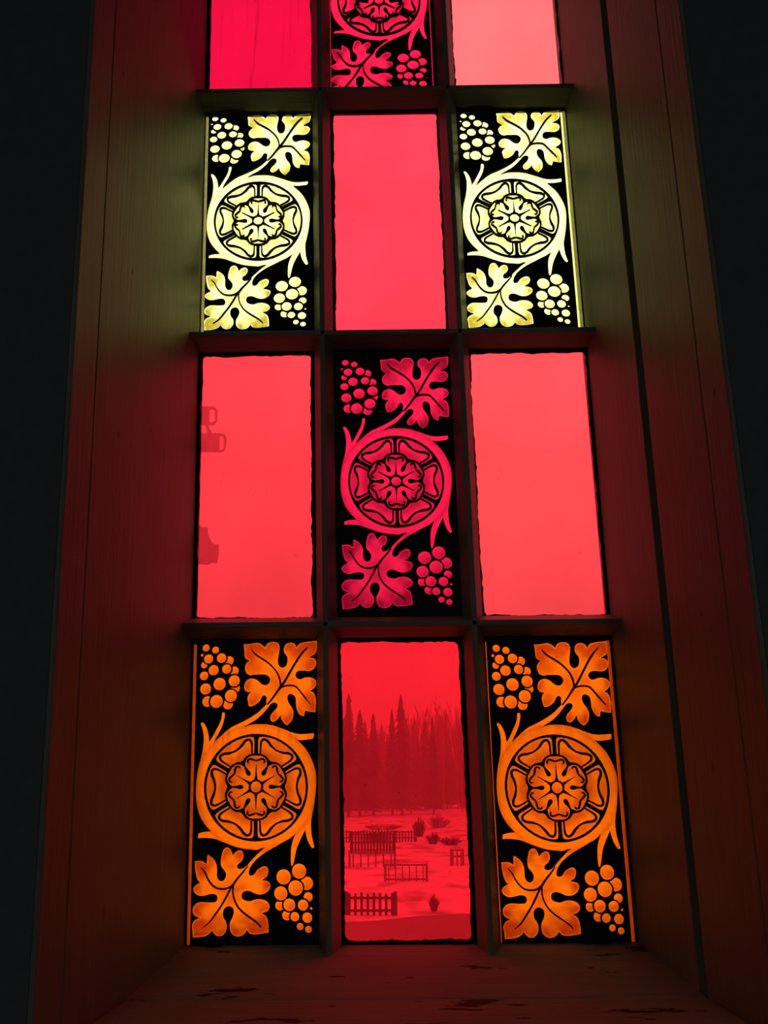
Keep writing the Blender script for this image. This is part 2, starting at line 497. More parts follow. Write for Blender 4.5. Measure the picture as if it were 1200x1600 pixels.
def stroke(pts, widths, sub=4):
    """open brush line with changing half width"""
    pts = [np.asarray(p, float) for p in pts]
    n = len(pts)
    c, w = [], []
    for i in range(n - 1):
        p0 = pts[i - 1] if i else 2 * pts[0] - pts[1]
        p1, p2 = pts[i], pts[i + 1]
        p3 = pts[i + 2] if i + 2 < n else 2 * pts[-1] - pts[-2]
        for k in range(sub):
            t = k / sub
            c.append(0.5 * ((2 * p1) + (-p0 + p2) * t + (2 * p0 - 5 * p1 + 4 * p2 - p3) * t * t + (-p0 + 3 * p1 - 3 * p2 + p3) * t ** 3))
            w.append(widths[i] * (1 - t) + widths[i + 1] * t)
    c.append(pts[-1]); w.append(widths[-1])
    c = np.array(c); w = np.array(w)
    d = np.gradient(c, axis=0); d /= np.linalg.norm(d, axis=1)[:, None] + 1e-12
    nrm = np.stack([-d[:, 1], d[:, 0]], 1)
    return np.concatenate([c + nrm * w[:, None], (c - nrm * w[:, None])[::-1]])
def ellipse(c, rx, ry=None, n=26):
    a = np.linspace(0, 2 * math.pi, n, endpoint=False)
    return np.stack([c[0] + rx * np.cos(a), c[1] + (ry or rx) * np.sin(a)], 1)
PXM = np.linalg.norm(on_glass(871, 1230) - on_glass(870, 1230))     # metres per photo pixel here

LEAF_A = [(415, 850, 1), (410, 800), (412, 765), (385, 740), (355, 755), (330, 810), (280, 855), (225, 878), (195, 868), (180, 820), (170, 770), (185, 720), (210, 700, 1),
    (150, 690), (120, 650), (122, 590), (150, 545), (205, 525), (265, 540), (310, 575), (345, 600), (395, 608), (430, 580), (440, 540), (415, 500), (370, 478), (300, 478),
    (240, 478), (190, 488), (140, 465), (115, 420), (110, 370), (130, 325), (160, 305, 1), (110, 275), (92, 240), (85, 170), (70, 95, 1), (150, 92), (230, 78), (290, 95), (340, 135, 1),
    (370, 85), (430, 65), (490, 75), (525, 120), (528, 190), (520, 250), (520, 320), (540, 370), (585, 390), (625, 365), (638, 310), (630, 250), (590, 200), (580, 150), (600, 95),
    (660, 75), (710, 90), (740, 135, 1), (770, 90), (830, 70), (900, 60), (995, 50, 1), (1000, 120), (990, 200), (950, 240), (905, 265, 1), (960, 270), (1000, 310), (1000, 370),
    (970, 415), (920, 435), (860, 430), (800, 430), (765, 450), (755, 490), (780, 525), (820, 535), (870, 515), (930, 510), (990, 530), (1022, 570), (1020, 620), (990, 660), (950, 685, 1),
    (1000, 705), (1030, 770), (1040, 850), (1040, 950, 1), (970, 945), (910, 930, 1), (900, 1000, 1), (850, 985), (810, 930), (790, 870), (780, 790), (760, 745), (715, 720), (680, 735),
    (675, 780), (700, 840), (745, 900), (765, 960), (755, 1050), (700, 1115, 1), (660, 1090), (620, 1040), (605, 985, 1), (580, 1030), (530, 1070), (490, 1060), (475, 1010), (495, 960),
    (545, 900), (555, 855), (525, 830), (490, 835), (460, 860, 1)]
LEAF_D = [(770, 312, 1), (750, 325), (720, 350), (670, 355), (645, 330), (655, 295), (690, 265), (712, 225), (715, 175), (695, 135), (655, 122), (610, 145), (580, 185, 1), (560, 135),
    (530, 95), (490, 88), (455, 115), (440, 170), (430, 240), (440, 320), (480, 370), (510, 420), (505, 470), (480, 505), (440, 505), (410, 470), (398, 420), (395, 350), (375, 280),
    (340, 230), (300, 200), (270, 180), (255, 200), (258, 250), (255, 290, 1), (210, 262), (165, 255), (105, 260, 1), (112, 340), (130, 420), (155, 490), (190, 530, 1), (130, 570), (110, 610),
    (130, 655), (180, 690), (240, 695), (300, 680), (350, 670), (400, 680), (425, 720), (410, 765), (370, 775), (300, 775), (220, 772), (160, 795), (125, 850), (130, 910), (165, 950),
    (220, 970, 1), (160, 1000), (130, 1060), (140, 1130), (150, 1220, 1), (230, 1215), (310, 1200), (365, 1165), (385, 1130, 1), (415, 1170), (460, 1200), (520, 1195), (560, 1150),
    (575, 1090), (560, 1020), (520, 960), (512, 890), (535, 840), (580, 825), (625, 845), (645, 900), (630, 970), (605, 1030), (610, 1110), (640, 1170), (700, 1205), (770, 1195),
    (810, 1160), (825, 1125, 1), (870, 1170), (940, 1180), (1020, 1170), (1105, 1155, 1), (1095, 1060), (1075, 980), (1050, 940), (1000, 910, 1), (1060, 890), (1090, 850), (1085, 800),
    (1040, 755), (970, 735), (900, 740), (850, 760), (790, 755), (740, 725), (730, 675), (755, 640), (810, 632), (860, 650), (920, 675), (990, 675), (1050, 640), (1080, 590), (1075, 540),
    (1040, 510), (970, 495, 1), (1020, 460), (1040, 410), (1040, 360), (1010, 325), (960, 330), (900, 370), (870, 420), (830, 440), (800, 420), (800, 370), (815, 325, 1)]
VEINS = [('A', [(172, 165), (230, 225), (310, 275), (390, 325), (450, 375), (510, 440), (550, 510), (570, 580), (575, 630)], [6, 10, 12, 11, 10, 10, 11, 11, 10]),
    ('A', [(878, 136), (820, 200), (780, 260), (730, 350), (680, 450), (630, 550), (580, 630), (540, 690), (490, 770), (428, 853)], [6, 11, 13, 13, 13, 13, 17, 12, 11, 8]),
    ('A', [(572, 642), (640, 618), (710, 615), (770, 630), (830, 690), (890, 760), (972, 852)], [9, 10, 10, 10, 10, 10, 5]),
    ('D', [(188, 338), (240, 395), (280, 470), (330, 540), (390, 590), (460, 608), (540, 600), (610, 555), (650, 490), (720, 400), (778, 318)], [5, 8, 9, 10, 10, 10, 11, 13, 12, 10, 6]),
    ('D', [(268, 1097), (350, 1025), (420, 920), (480, 820), (540, 700), (592, 580)], [3, 8, 10, 10, 11, 10]),
    ('D', [(1002, 1087), (940, 1025), (850, 965), (760, 900), (690, 830), (640, 740), (615, 650), (612, 560)], [8, 9, 10, 10, 10, 9, 9, 10])]
SCROLL = (trs('C', [(3, 8, 1), (25, 60), (42, 130), (45, 200), (38, 300), (15, 420), (5, 540), (8, 660), (25, 770), (60, 870), (110, 950), (178, 1024, 1), (110, 1030), (62, 1045, 1), (60, 1088, 1), (110, 1085), (180, 1088), (240, 1100)])
    + trs('D', [(430, 15), (520, 50), (620, 85), (720, 105), (800, 112), (870, 118), (930, 97), (978, 90, 1), (930, 125), (870, 190), (815, 250), (768, 314, 1), (817, 327, 1), (850, 270), (920, 200), (1000, 140), (1100, 80)])
    + trs('E', [(267, 155), (340, 115), (405, 62), (430, 30, 1), (400, 130), (385, 220), (385, 330), (395, 440), (408, 492, 1), (430, 470), (445, 380), (460, 260), (490, 160), (530, 60), (560, -15, 1), (580, 60), (610, 140), (650, 210), (682, 242, 1), (705, 228), (705, 205), (690, 160), (670, 100), (655, 40)])
    + trs('C', [(1118, 930), (1130, 820), (1140, 700), (1140, 560), (1125, 460), (1090, 370), (1040, 280), (985, 215), (928, 163, 1), (990, 165), (1075, 152, 1), (1085, 130), (1080, 98, 1), (1020, 105), (950, 108), (880, 95), (800, 65), (700, 30)])
    + trs('A', [(500, 1112), (420, 1100), (300, 1100), (230, 1110), (162, 1137, 1), (230, 1088), (300, 1045), (365, 985), (420, 920), (464, 856, 1), (412, 852, 1), (330, 940), (250, 1000), (150, 1060), (50, 1110)])
    + trs('B', [(700, 1470), (600, 1550)]) + trs('C', [(148, 180, 1)])
    + trs('B', [(490, 1600), (545, 1480), (570, 1380), (582, 1290), (575, 1245, 1), (545, 1235, 1), (530, 1260), (525, 1340), (500, 1420), (460, 1510), (420, 1600)])
    + trs('C', [(100, 178, 1), (92, 130)]) + trs('B', [(330, 1530), (290, 1450), (240, 1395)]))
# grapes: (crop, x, y, radius, stretch); 'hidden' ones peep out behind their neighbours
GRAPES_BACK = [('B', 195, 498, 55), ('B', 150, 345, 24), ('B', 582, 430, 75), ('B', 675, 590, 73), ('B', 716, 862, 72), ('B', 288, 1070, 86), ('B', 615, 1113, 82),
    ('E', 640, 730, 88), ('E', 675, 920, 62), ('E', 730, 1080, 18), ('E', 288, 1040, 64), ('E', 398, 1175, 66)]
GRAPES = [('B', 203, 230, 60), ('B', 355, 262, 59), ('B', 205, 667, 72), ('B', 255, 402, 76), ('B', 458, 388, 79), ('B', 348, 578, 85), ('B', 552, 560, 76), ('B', 685, 745, 92), ('B', 458, 795, 101),
    ('B', 245, 872, 91), ('B', 430, 1068, 104), ('B', 650, 980, 99), ('E', 310, 640, 99), ('E', 520, 560, 98), ('E', 490, 795, 100), ('E', 288, 870, 91), ('E', 420, 1030, 81), ('E', 612, 1033, 71),
    ('E', 510, 1195, 61), ('E', 685, 1208, 67), ('E', 595, 1332, 46), ('E', 715, 1372, 46)]
ROSE_R = 0.0688
def pol(r, deg):
    a = math.radians(deg)
    return np.array([ROSE_R * r * math.cos(a), ROSE_R * r * math.sin(a)])

def build_design():
    """painter's list: (part name or None for black, outline, wash kind)"""
    S = []
    S.append(('vine_scroll', smooth_closed(SCROLL, 3), 'scroll'))
    S.append(('vine_leaf', smooth_closed(trs('A', LEAF_A), 3), 'leaf'))
    S.append(('vine_leaf', smooth_closed(trs('D', LEAF_D), 3), 'leaf'))
    for c, pts, w in VEINS:
        s = CROP[c][2]
        S.append((None, stroke([tr(c, *p) for p in pts], [x / s * PXM for x in w], 3), None))
    for (c, x, y, r) in GRAPES_BACK:
        S.append(('grape', ellipse(tr(c, x, y), r / CROP[c][2] * PXM, None, 22), 'grape'))
    for (c, x, y, r) in GRAPES:
        q = r / CROP[c][2] * PXM
        S.append((None, ellipse(tr(c, x, y), q + 2.1 * PXM, None, 26), None))
    for (c, x, y, r) in GRAPES:
        q = r / CROP[c][2] * PXM
        S.append(('grape', ellipse(tr(c, x, y), q, None, 24), 'grape'))
    # Tudor rose: black disc, six outer petals with an inner heart, six-lobed rosette, boss
    S.append((None, ellipse((0, 0), ROSE_R, None, 72), None))
    for k in range(6):
        ax = 60 * k
        half_out = [(26.6, .632), (27.3, .75), (27.6, .85), (27.4, .90), (26.2, .938), (22, .952), (15, .957), (8, .957), (0, .957)]
        inn = [(0, .552), (5, .570), (10, .602), (18, .624)]
        ring = [pol(r, ax + f) for f, r in half_out] + [pol(r, ax - f) for f, r in half_out[::-1][1:]] + [pol(r, ax - f) for f, r in inn[::-1]] + [pol(r, ax + f) for f, r in inn[1:]]
        S.append(('petal', np.array(ring), 'petal'))
        line = [(22.5, .625), (23.6, .76), (23.5, .85), (20.6, .905), (15.5, .885), (10.5, .83), (5, .797), (0, .785)]
        path = [pol(r, ax + f) for f, r in line] + [pol(r, ax - f) for f, r in line[::-1][1:]]
        w = [.014, .016, .020, .022, .024, .024, .018, .016]
        S.append((None, stroke(path, [x * ROSE_R for x in w + w[::-1][1:]], 3), None))
        heart = smooth_closed([(pol(r, ax + f), 0) for f, r in line] + [(pol(r, ax - f), 0) for f, r in line[::-1][1:]] + [(pol(r, ax - f), 0) for f, r in inn[::-1]] + [(pol(r, ax + f), 0) for f, r in inn[1:]], 2)
        S.append(('petal_heart', heart * np.array([1.0, 1.0]), 'heart:%d' % ax))
        S.append((None, stroke(path, [x * ROSE_R for x in w + w[::-1][1:]], 3), None))
    lob = [(0, .583), (7, .588), (13, .582), (18, .562), (22, .53), (25, .495), (27.5, .46), (28.8, .44)]
    outl, outb = [], []
    for k in range(6):
        ax = 30 + 60 * k
        ring = [(-f, r) for f, r in lob[::-1]] + lob[1:]
        outl += [pol(r, ax + f) for f, r in ring]
        outb += [pol(r + .032, ax + f) for f, r in ring if abs(f) < 26]
    S.append((None, np.array(outb), None))
    S.append(('inner_rosette', np.array(outl), 'rosette'))
    for k in range(6):
        ax = 60 * k
        S.append((None, stroke([pol(.245, ax), pol(.26, ax), pol(.29, ax), pol(.33, ax), pol(.38, ax), pol(.44, ax), pol(.50, ax)], [x * ROSE_R for x in (.006, .03, .042, .038, .024, .016, .018)], 3), None))
        ax += 30
        cur = [(17.5, .465), (19.5, .50), (14.5, .54), (7, .513), (0, .49)]
        S.append((None, stroke([pol(r, ax + f) for f, r in cur] + [pol(r, ax - f) for f, r in cur[::-1][1:]], [x * ROSE_R for x in (.009, .015, .018, .018, .014, .018, .018, .015, .009)], 3), None))
        S.append((None, stroke([pol(.12, ax), pol(.2, ax), pol(.3, ax), pol(.42, ax)], [x * ROSE_R for x in (.036, .017, .010, .004)], 2), None))
    S.append((None, ellipse((0, 0), ROSE_R * .14, None, 24), None))
    S.append(('rose_boss', ellipse((0, 0), ROSE_R * .104, None, 20), 'grape'))
    return S

def in_poly(pts, poly):
    x, y = pts[:, 0], pts[:, 1]
    r = np.zeros(len(pts), bool)
    lo, hi = poly.min(0), poly.max(0)
    cand = np.where((x >= lo[0]) & (x <= hi[0]) & (y >= lo[1]) & (y <= hi[1]))[0]
    if not len(cand):
        return r
    cx_, cy_ = x[cand], y[cand]
    ins = np.zeros(len(cand), bool)
    x0, y0 = poly[-1]
    for x1, y1 in poly:
        cond = (y1 > cy_) != (y0 > cy_)
        if cond.any():
            xi = (x0 - x1) * (cy_ - y1) / (y0 - y1 + 1e-18) + x1
            ins ^= cond & (cx_ < xi)
        x0, y0 = x1, y1
    r[cand] = ins
    return r

DESIGN = build_design()
TH = 0.0016                    # half thickness of the glass

def smoothstep(a, b, x):
    t = np.clip((x - a) / (b - a), 0, 1)
    return t * t * (3 - 2 * t)

def wash_of(kind, pts, poly):
    c = (poly.min(0) + poly.max(0)) / 2
    ext = np.linalg.norm(poly.max(0) - poly.min(0)) / 2
    de = np.min(np.linalg.norm(pts[:, None, :] - poly[None, :, :], axis=2), axis=1)
    rim = smoothstep(0.0003, 0.0022, de)
    if kind == 'leaf':
        d = np.linalg.norm(pts - c, axis=1) / ext
        wob = np.sin(pts[:, 0] * 190 + 1.3) * np.sin(pts[:, 1] * 170 + 0.4)
        tips = smoothstep(0.38, 0.72, d + 0.08 * wob)
        core = smoothstep(0.34, 0.08, d)
        return (0.06 + 0.90 * tips + 0.40 * core + 0.12 * wob * (1 - tips)).clip(0, 1) * (0.22 + 0.78 * rim)
    if kind == 'grape':
        q = (pts - c) / (ext / math.sqrt(2) + 1e-9)
        return np.clip(0.34 + 0.5 * (q @ np.array([0.45, -0.75])), 0.05, 0.85) * (0.3 + 0.7 * rim)
    if kind == 'petal':
        return 0.05 + 0.35 * rim
    if kind.startswith('heart'):
        r = np.linalg.norm(pts, axis=1) / ROSE_R
        return 0.08 + 0.55 * smoothstep(0.80, 0.62, r)
    if kind == 'rosette':
        r = np.linalg.norm(pts, axis=1) / ROSE_R
        return 0.10 + 0.55 * smoothstep(0.28, 0.5, r) * rim
    if kind == 'border':
        return np.full(len(pts), 0.75)
    if kind == 'bright_border':
        return np.full(len(pts), 0.55)
    r = np.linalg.norm(pts, axis=1) / ROSE_R
    return np.clip(0.35 * smoothstep(1.10, 1.16, r), 0, 1) * (r < 1.2) + 0.05

def painted_pane(rect, centre, mat, label, borders):
    """rect (x0, x1, z0, z1) on the glass plane, centre of the rose; borders: bare glass strips (x0, x1, z0, z1)"""
    x0, x1, z0, z1 = rect
    lo = np.array([x0, z0]) - centre
    hi = np.array([x1, z1]) - centre
    shapes = [s for s in DESIGN]
    for b in borders:
        q = np.array([[b[0], b[2]], [b[1], b[2]], [b[1], b[3]], [b[0], b[3]]]) - centre
        shapes.append(('glass_border', q, 'bright_border' if mat == M_YELLOW else 'border'))
    pts, edges = [], []
    def add(poly):
        n0 = len(pts)
        pts.extend([Vector((float(a), float(b))) for a, b in poly])
        k = len(poly)
        edges.extend([(n0 + i, n0 + (i + 1) % k) for i in range(k)])
    add([(lo[0], lo[1]), (hi[0], lo[1]), (hi[0], hi[1]), (lo[0], hi[1])])
    for s in shapes:
        add(np.clip(s[1], lo + 1e-5, hi - 1e-5))
    gx, gz = np.meshgrid(np.arange(lo[0], hi[0], 0.0023), np.arange(lo[1], hi[1], 0.0023))
    gp = np.stack([gx.ravel(), gz.ravel()], 1) + rng.uniform(-3e-4, 3e-4, (gx.size, 2))
    keep = np.zeros(len(gp), bool)
    for s in shapes:
        if s[0] in ('vine_leaf', 'grape', 'petal', 'petal_heart', 'inner_rosette', 'vine_scroll'):
            keep |= in_poly(gp, s[1])
    keep &= (gp[:, 0] > lo[0] + 1e-4) & (gp[:, 0] < hi[0] - 1e-4) & (gp[:, 1] > lo[1] + 1e-4) & (gp[:, 1] < hi[1] - 1e-4)
    pts.extend([Vector((float(a), float(b))) for a, b in gp[keep]])
    V, E_, Fc, *_ = delaunay_2d_cdt(pts, edges, [], 0, 1e-6)
    V = np.array([(v.x, v.y) for v in V])
    T = np.array([f for f in Fc if len(f) == 3])
    a, b, c = V[T[:, 0]], V[T[:, 1]], V[T[:, 2]]
    area = (b[:, 0] - a[:, 0]) * (c[:, 1] - a[:, 1]) - (b[:, 1] - a[:, 1]) * (c[:, 0] - a[:, 0])
    T = T[np.abs(area) > 1e-12]
    area = area[np.abs(area) > 1e-12]
    T[area < 0] = T[area < 0][:, ::-1]
    cen = V[T].mean(axis=1)
    lab = np.full(len(T), -1)
    for i, s in enumerate(shapes):
        lab[in_poly(cen, s[1])] = i
    black = np.ones(len(T), bool)
    for i, s in enumerate(shapes):
        if s[0]:
            black[lab == i] = False
    org = np.array([centre[0] + RACK * centre[1], 0.0, centre[1]])
    def put(name, tri, mats, parent, kind=None, poly=None, sides=False):
        used, inv = np.unique(tri.ravel(), return_inverse=True)
        t = inv.reshape(-1, 3)
        v2 = V[used]
        n = len(used)
        front = np.stack([v2[:, 0] + RACK * v2[:, 1], np.full(n, -TH), v2[:, 1]], 1)
        back = front.copy(); back[:, 1] = TH
        faces = [tuple(f) for f in t] + [(f[2] + n, f[1] + n, f[0] + n) for f in t]
        idx = [1 if len(mats) > 1 else 0] * len(t) + [0] * len(t)
        if sides:
            cnt = {}
            for f in t:
                for i in range(3):
                    e = (f[i], f[(i + 1) % 3])
                    cnt[e] = cnt.get(e, 0) + 1
            for (i, j) in list(cnt):
                if (j, i) not in cnt:
                    faces.append((j, i, i + n, j + n)); idx.append(0)
        o = make_obj(name, np.concatenate([front, back]), faces, mats, parent, False, idx)
        if kind:
            w = wash_of(kind, v2, poly)
            at = o.data.attributes.new('wash', 'FLOAT', 'POINT')
            at.data.foreach_set('value', np.concatenate([w, w]).astype(np.float32))
        return o
    pane = put('glass_pane', T[black], [M_ENAMEL], None, sides=True)
    pane.location = org
    child(pane)
    pane['label'] = label
    for i, s in enumerate(shapes):
        if s[0] and (lab == i).sum() >= 2:
            put(s[0], T[lab == i], [mat, M_CLEAR], pane, s[2], s[1])
    return pane

def bay(col, row):
    """rebate rectangle of a pane; row 0 = bottom"""
    xs = {-1: (-GL - 0.004, -P / 2 - 0.008), 0: (-P / 2 + 0.008, P / 2 - 0.008), 1: (P / 2 + 0.008, GR + 0.004)}[col]
    zs = [(ZB - 0.004, -0.008), (0.008, R1 - 0.008), (R1 + 0.008, R1 + R2z - 0.008), (R1 + R2z + 0.008, Z_TOP + 0.004)][row]
    return (*xs, *zs)

def edge_strip(col, row, side, off, w, z_in=0.012):
    x0, x1, z0, z1 = bay(col, row)
    g0 = {-1: -GL, 0: -P / 2 + G, 1: P / 2 + G}[col]
    g1 = {-1: -P / 2 - G, 0: P / 2 - G, 1: GR}[col]
    return (g0 + off, g0 + off + w, z0 + 0.004, z1 - z_in) if side < 0 else (g1 - off - w, g1 - off, z0 + 0.004, z1 - z_in)

painted_pane(bay(-1, 0), on_glass(400, 1229.5), M_ORANGE, 'orange painted glass pane of vine and rose, bottom left', [edge_strip(-1, 0, -1, .0018, .0045)])
painted_pane(bay(1, 0), ROSE_C, M_ORANGE, 'orange painted glass pane of vine and rose, bottom right', [edge_strip(1, 0, 1, .0025, .0050), edge_strip(1, 0, -1, .0015, .0016)])
painted_pane(bay(0, 1), on_glass(619, 752), M_ROSE, 'crimson painted glass pane of vine and rose between plain red panes', [])
painted_pane(bay(-1, 2), on_glass(403.5, 345), M_YELLOW, 'yellow painted glass pane of vine and rose, left', [edge_strip(-1, 2, -1, .0008, .0048, 0.010)])
painted_pane(bay(1, 2), on_glass(804, 340.7), M_YELLOW, 'yellow painted glass pane of vine and rose, right', [edge_strip(1, 2, 1, .0010, .0082, 0.010)])
painted_pane(bay(0, 3), on_glass(592, 1.5), M_ROSE, 'crimson painted glass pane of vine and rose at the top', [edge_strip(0, 3, -1, .0005, .0016), edge_strip(0, 3, 1, .0045, .0020)])

# plain red panes, each with a ragged bead of black putty round it
def ragged(n, amp, seed):
    r = np.random.default_rng(seed)
    v = r.normal(0, 1, n)
    k = np.array([1, 2, 3, 2, 1.]); k /= k.sum()
    v = np.convolve(np.concatenate([v[-2:], v, v[:2]]), k, 'valid')
    t = np.arange(n) / n * 2 * math.pi
    low = sum(r.normal(0, 1) * np.sin(k_ * t + r.uniform(0, 6.28)) / k_ ** .5 for k_ in (3, 5, 7, 9, 12, 16, 22))
    return amp * (0.9 * v + 0.35 * r.normal(0, 1, n) + 0.55 * low)

def plain_pane(col, row, mat, label, w, seed, amp=0.0010):
    """w: visible putty width left, right, bottom, top"""
    x0, x1, z0, z1 = bay(col, row)
    g0 = {-1: -GL, 0: -P / 2 + G, 1: P / 2 + G}[col]
    g1 = {-1: -P / 2 - G, 0: P / 2 - G, 1: GR}[col]
    h0 = ZB if row == 0 else Z_BARS[row - 1] + G
    h1 = Z_BARS[row] - G if row < 3 else Z_TOP
    cxm, czm = (x0 + x1) / 2, (z0 + z1) / 2
    v = [(x - cxm + RACK * (z - czm), y, z - czm) for y in (-TH, TH) for (x, z) in ((x0, z0), (x1, z0), (x1, z1), (x0, z1))]
    f = [(0, 1, 2, 3), (7, 6, 5, 4), (0, 4, 5, 1), (1, 5, 6, 2), (2, 6, 7, 3), (3, 7, 4, 0)]
    o = make_obj('glass_pane', v, f, [mat, M_CLEAR], None, False, [1, 0, 1, 1, 1, 1])
    o.location = (cxm + RACK * czm, 0, czm)
    child(o)
    o['label'] = label
    # putty: strip between the rebate and a ragged inner line
    NX, NZ = 46, 90
    ix0, ix1, iz0, iz1 = g0 + w[0], g1 - w[1], h0 + w[2], h1 - w[3]
    rad = 0.006
    inner, outer = [], []
    for i in range(NX): t = i / NX; inner.append((ix0 + (ix1 - ix0) * t, iz0)); outer.append((x0 + (x1 - x0) * t, z0))
    for i in range(NZ): t = i / NZ; inner.append((ix1, iz0 + (iz1 - iz0) * t)); outer.append((x1, z0 + (z1 - z0) * t))
    for i in range(NX): t = i / NX; inner.append((ix1 + (ix0 - ix1) * t, iz1)); outer.append((x1 + (x0 - x1) * t, z1))
    for i in range(NZ): t = i / NZ; inner.append((ix0, iz1 + (iz0 - iz1) * t)); outer.append((x0, z1 + (z0 - z1) * t))
    n = len(inner)
    jit = ragged(n, amp, seed)
    mid = np.array([(ix0 + ix1) / 2, (iz0 + iz1) / 2])
    I = np.array(inner)
    hx, hz = (ix1 - ix0) / 2, (iz1 - iz0) / 2
    q = I - mid
    # rounded corners
    ax, az = np.abs(q[:, 0]) - (hx - rad), np.abs(q[:, 1]) - (hz - rad)
    both = (ax > 0) & (az > 0)
    ln = np.hypot(np.maximum(ax, 0), np.maximum(az, 0)) + 1e-9
    sc_ = np.where(both & (ln > rad), rad / ln, 1.0)
    qx = np.where(both, np.sign(q[:, 0]) * (hx - rad + ax * sc_), q[:, 0])
    qz = np.where(both, np.sign(q[:, 1]) * (hz - rad + az * sc_), q[:, 1])
    nx = np.where(np.abs(q[:, 0]) > hx - 1e-6, np.sign(q[:, 0]), 0); nz = np.where(np.abs(q[:, 1]) > hz - 1e-6, np.sign(q[:, 1]), 0)
    qx -= nx * jit; qz -= nz * jit
    I = np.stack([qx, qz], 1) + mid
    vv = []
    for (arr, y) in ((outer, -0.0035), (I, -0.0022), (I, 0.0026), (outer, 0.0026)):
        for (x, z) in arr:
            vv.append((x - cxm + RACK * (z - czm), y, z - czm))
    ff = []
    for lay in range(3):
        for i in range(n):
            j = (i + 1) % n
            ff.append((lay * n + i, lay * n + j, (lay + 1) * n + j, (lay + 1) * n + i))
    make_obj('putty', vv, ff, M_PUTTY, o)
    return o

px = PXM  # pane tints mix differing glass with sky brightness and overexposure put into colour
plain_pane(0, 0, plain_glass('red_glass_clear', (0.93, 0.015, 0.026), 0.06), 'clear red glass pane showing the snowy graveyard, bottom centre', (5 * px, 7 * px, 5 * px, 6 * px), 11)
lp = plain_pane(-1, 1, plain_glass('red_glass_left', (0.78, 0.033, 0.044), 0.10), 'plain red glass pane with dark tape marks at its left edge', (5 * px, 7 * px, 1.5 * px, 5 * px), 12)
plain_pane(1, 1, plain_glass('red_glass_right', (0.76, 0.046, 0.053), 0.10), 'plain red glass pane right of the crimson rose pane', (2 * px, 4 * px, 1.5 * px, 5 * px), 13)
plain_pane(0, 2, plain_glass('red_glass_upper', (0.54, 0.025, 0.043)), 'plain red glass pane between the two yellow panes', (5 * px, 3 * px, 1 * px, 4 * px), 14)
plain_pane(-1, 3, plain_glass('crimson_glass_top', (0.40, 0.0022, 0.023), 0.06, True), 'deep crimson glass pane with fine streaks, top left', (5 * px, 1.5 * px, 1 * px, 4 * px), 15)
plain_pane(1, 3, plain_glass('red_glass_sky_paled', (0.52, 0.075, 0.077)), 'red glass pane with tint paled for the overexposed sky, top right', (2 * px, 2 * px, 1 * px, 4 * px), 16)

# tape marks left on the outside of the left red pane: two slotted tags joined by a strip, and a torn patch
M_FILM = film('tape_residue', (0.58, 0.42, 0.48))
def flat_mark(name, pts_px, hole_px=None):
    org = np.array(lp.location)
    def loc(p):
        q = on_glass(*p)
        return (q[0] + RACK * q[1] - org[0], q[1] - org[2])
    outer = [loc(p) for p in pts_px]
    polys = [outer]
    if hole_px: polys.append([loc(p) for p in hole_px])
    pts, eds = [], []
    for pl in polys:
        n0 = len(pts); pts += [Vector(p) for p in pl]; eds += [(n0 + i, n0 + (i + 1) % len(pl)) for i in range(len(pl))]
    V, _, Fc, *_ = delaunay_2d_cdt(pts, eds, [], 0, 1e-6)
    T = []
    for f in Fc:
        c = np.mean([[V[i].x, V[i].y] for i in f], axis=0)[None, :]
        if in_poly(c, np.array(outer))[0] and not (hole_px and in_poly(c, np.array(polys[1]))[0]):
            T.append(tuple(f))
    n = len(V)
    vv = [(v.x, TH + 0.0003, v.y) for v in V] + [(v.x, TH + 0.0005, v.y) for v in V]
    mats = [M_FILM, M_CLEAR]
    o = make_obj(name, vv, T + [tuple(i + n for i in f[::-1]) for f in T], mats, lp, False, [1] * len(T) + [0] * len(T))
    return o
flat_mark('tape_mark', [(309, 634), (333, 634), (338, 637), (340, 642), (339, 658), (335, 664), (309, 664)], [(329, 639), (335, 640), (336, 656), (330, 660), (327, 657), (327, 642)])
flat_mark('tape_strip', [(320, 664), (325, 664), (331, 676), (324, 676)])
flat_mark('tape_mark', [(308, 676), (346, 676), (352, 679), (354, 685), (352, 702), (347, 706), (308, 706)], [(343, 681), (349, 682), (349, 700), (345, 703), (343, 700)])
flat_mark('torn_patch', [(305, 821), (312, 819), (314, 823), (324, 823), (325, 835), (330, 845), (333, 850), (342, 850), (341, 868), (339, 880), (330, 879), (326, 882), (305, 881)])

# ------------------------------------------------------------------ outdoors: snowfield, dark strip, grave fences, shrubs, forest
def snow_mat():
    mt, nt, out, N = new_mat('snow')
    L = nt.links.new
    p = N('ShaderNodeBsdfPrincipled'); p.inputs['Roughness'].default_value = 0.8; p.inputs['Specular IOR Level'].default_value = 0.1
    tcn = N('ShaderNodeTexCoord'); no = N('ShaderNodeTexNoise'); no.inputs['Scale'].default_value = 0.9; no.inputs['Detail'].default_value = 6
    mp = N('ShaderNodeMapping'); mp.inputs['Scale'].default_value = (1, 0.35, 1)
    L(tcn.outputs['Object'], mp.inputs[0]); L(mp.outputs[0], no.inputs['Vector'])
    r = N('ShaderNodeValToRGB')
    r.color_ramp.elements[0].position = 0.36; r.color_ramp.elements[0].color = (0.26, 0.24, 0.20, 1)     # dry grass poking through
    r.color_ramp.elements[1].position = 0.52; r.color_ramp.elements[1].color = (0.50, 0.51, 0.53, 1)
    L(no.outputs['Fac'], r.inputs[0]); L(r.outputs[0], p.inputs['Base Color'])
    L(p.outputs[0], out.inputs['Surface'])
    return mt
M_SNOW = snow_mat()
M_STRIP = plaster('dark_ground', (0.17, 0.16, 0.15), sc=3)
M_FENCE = plaster('weathered_fence_wood', (0.10, 0.085, 0.07), sc=20)
M_FENCE2 = plaster('grey_fence_wood', (0.22, 0.19, 0.17), sc=20)
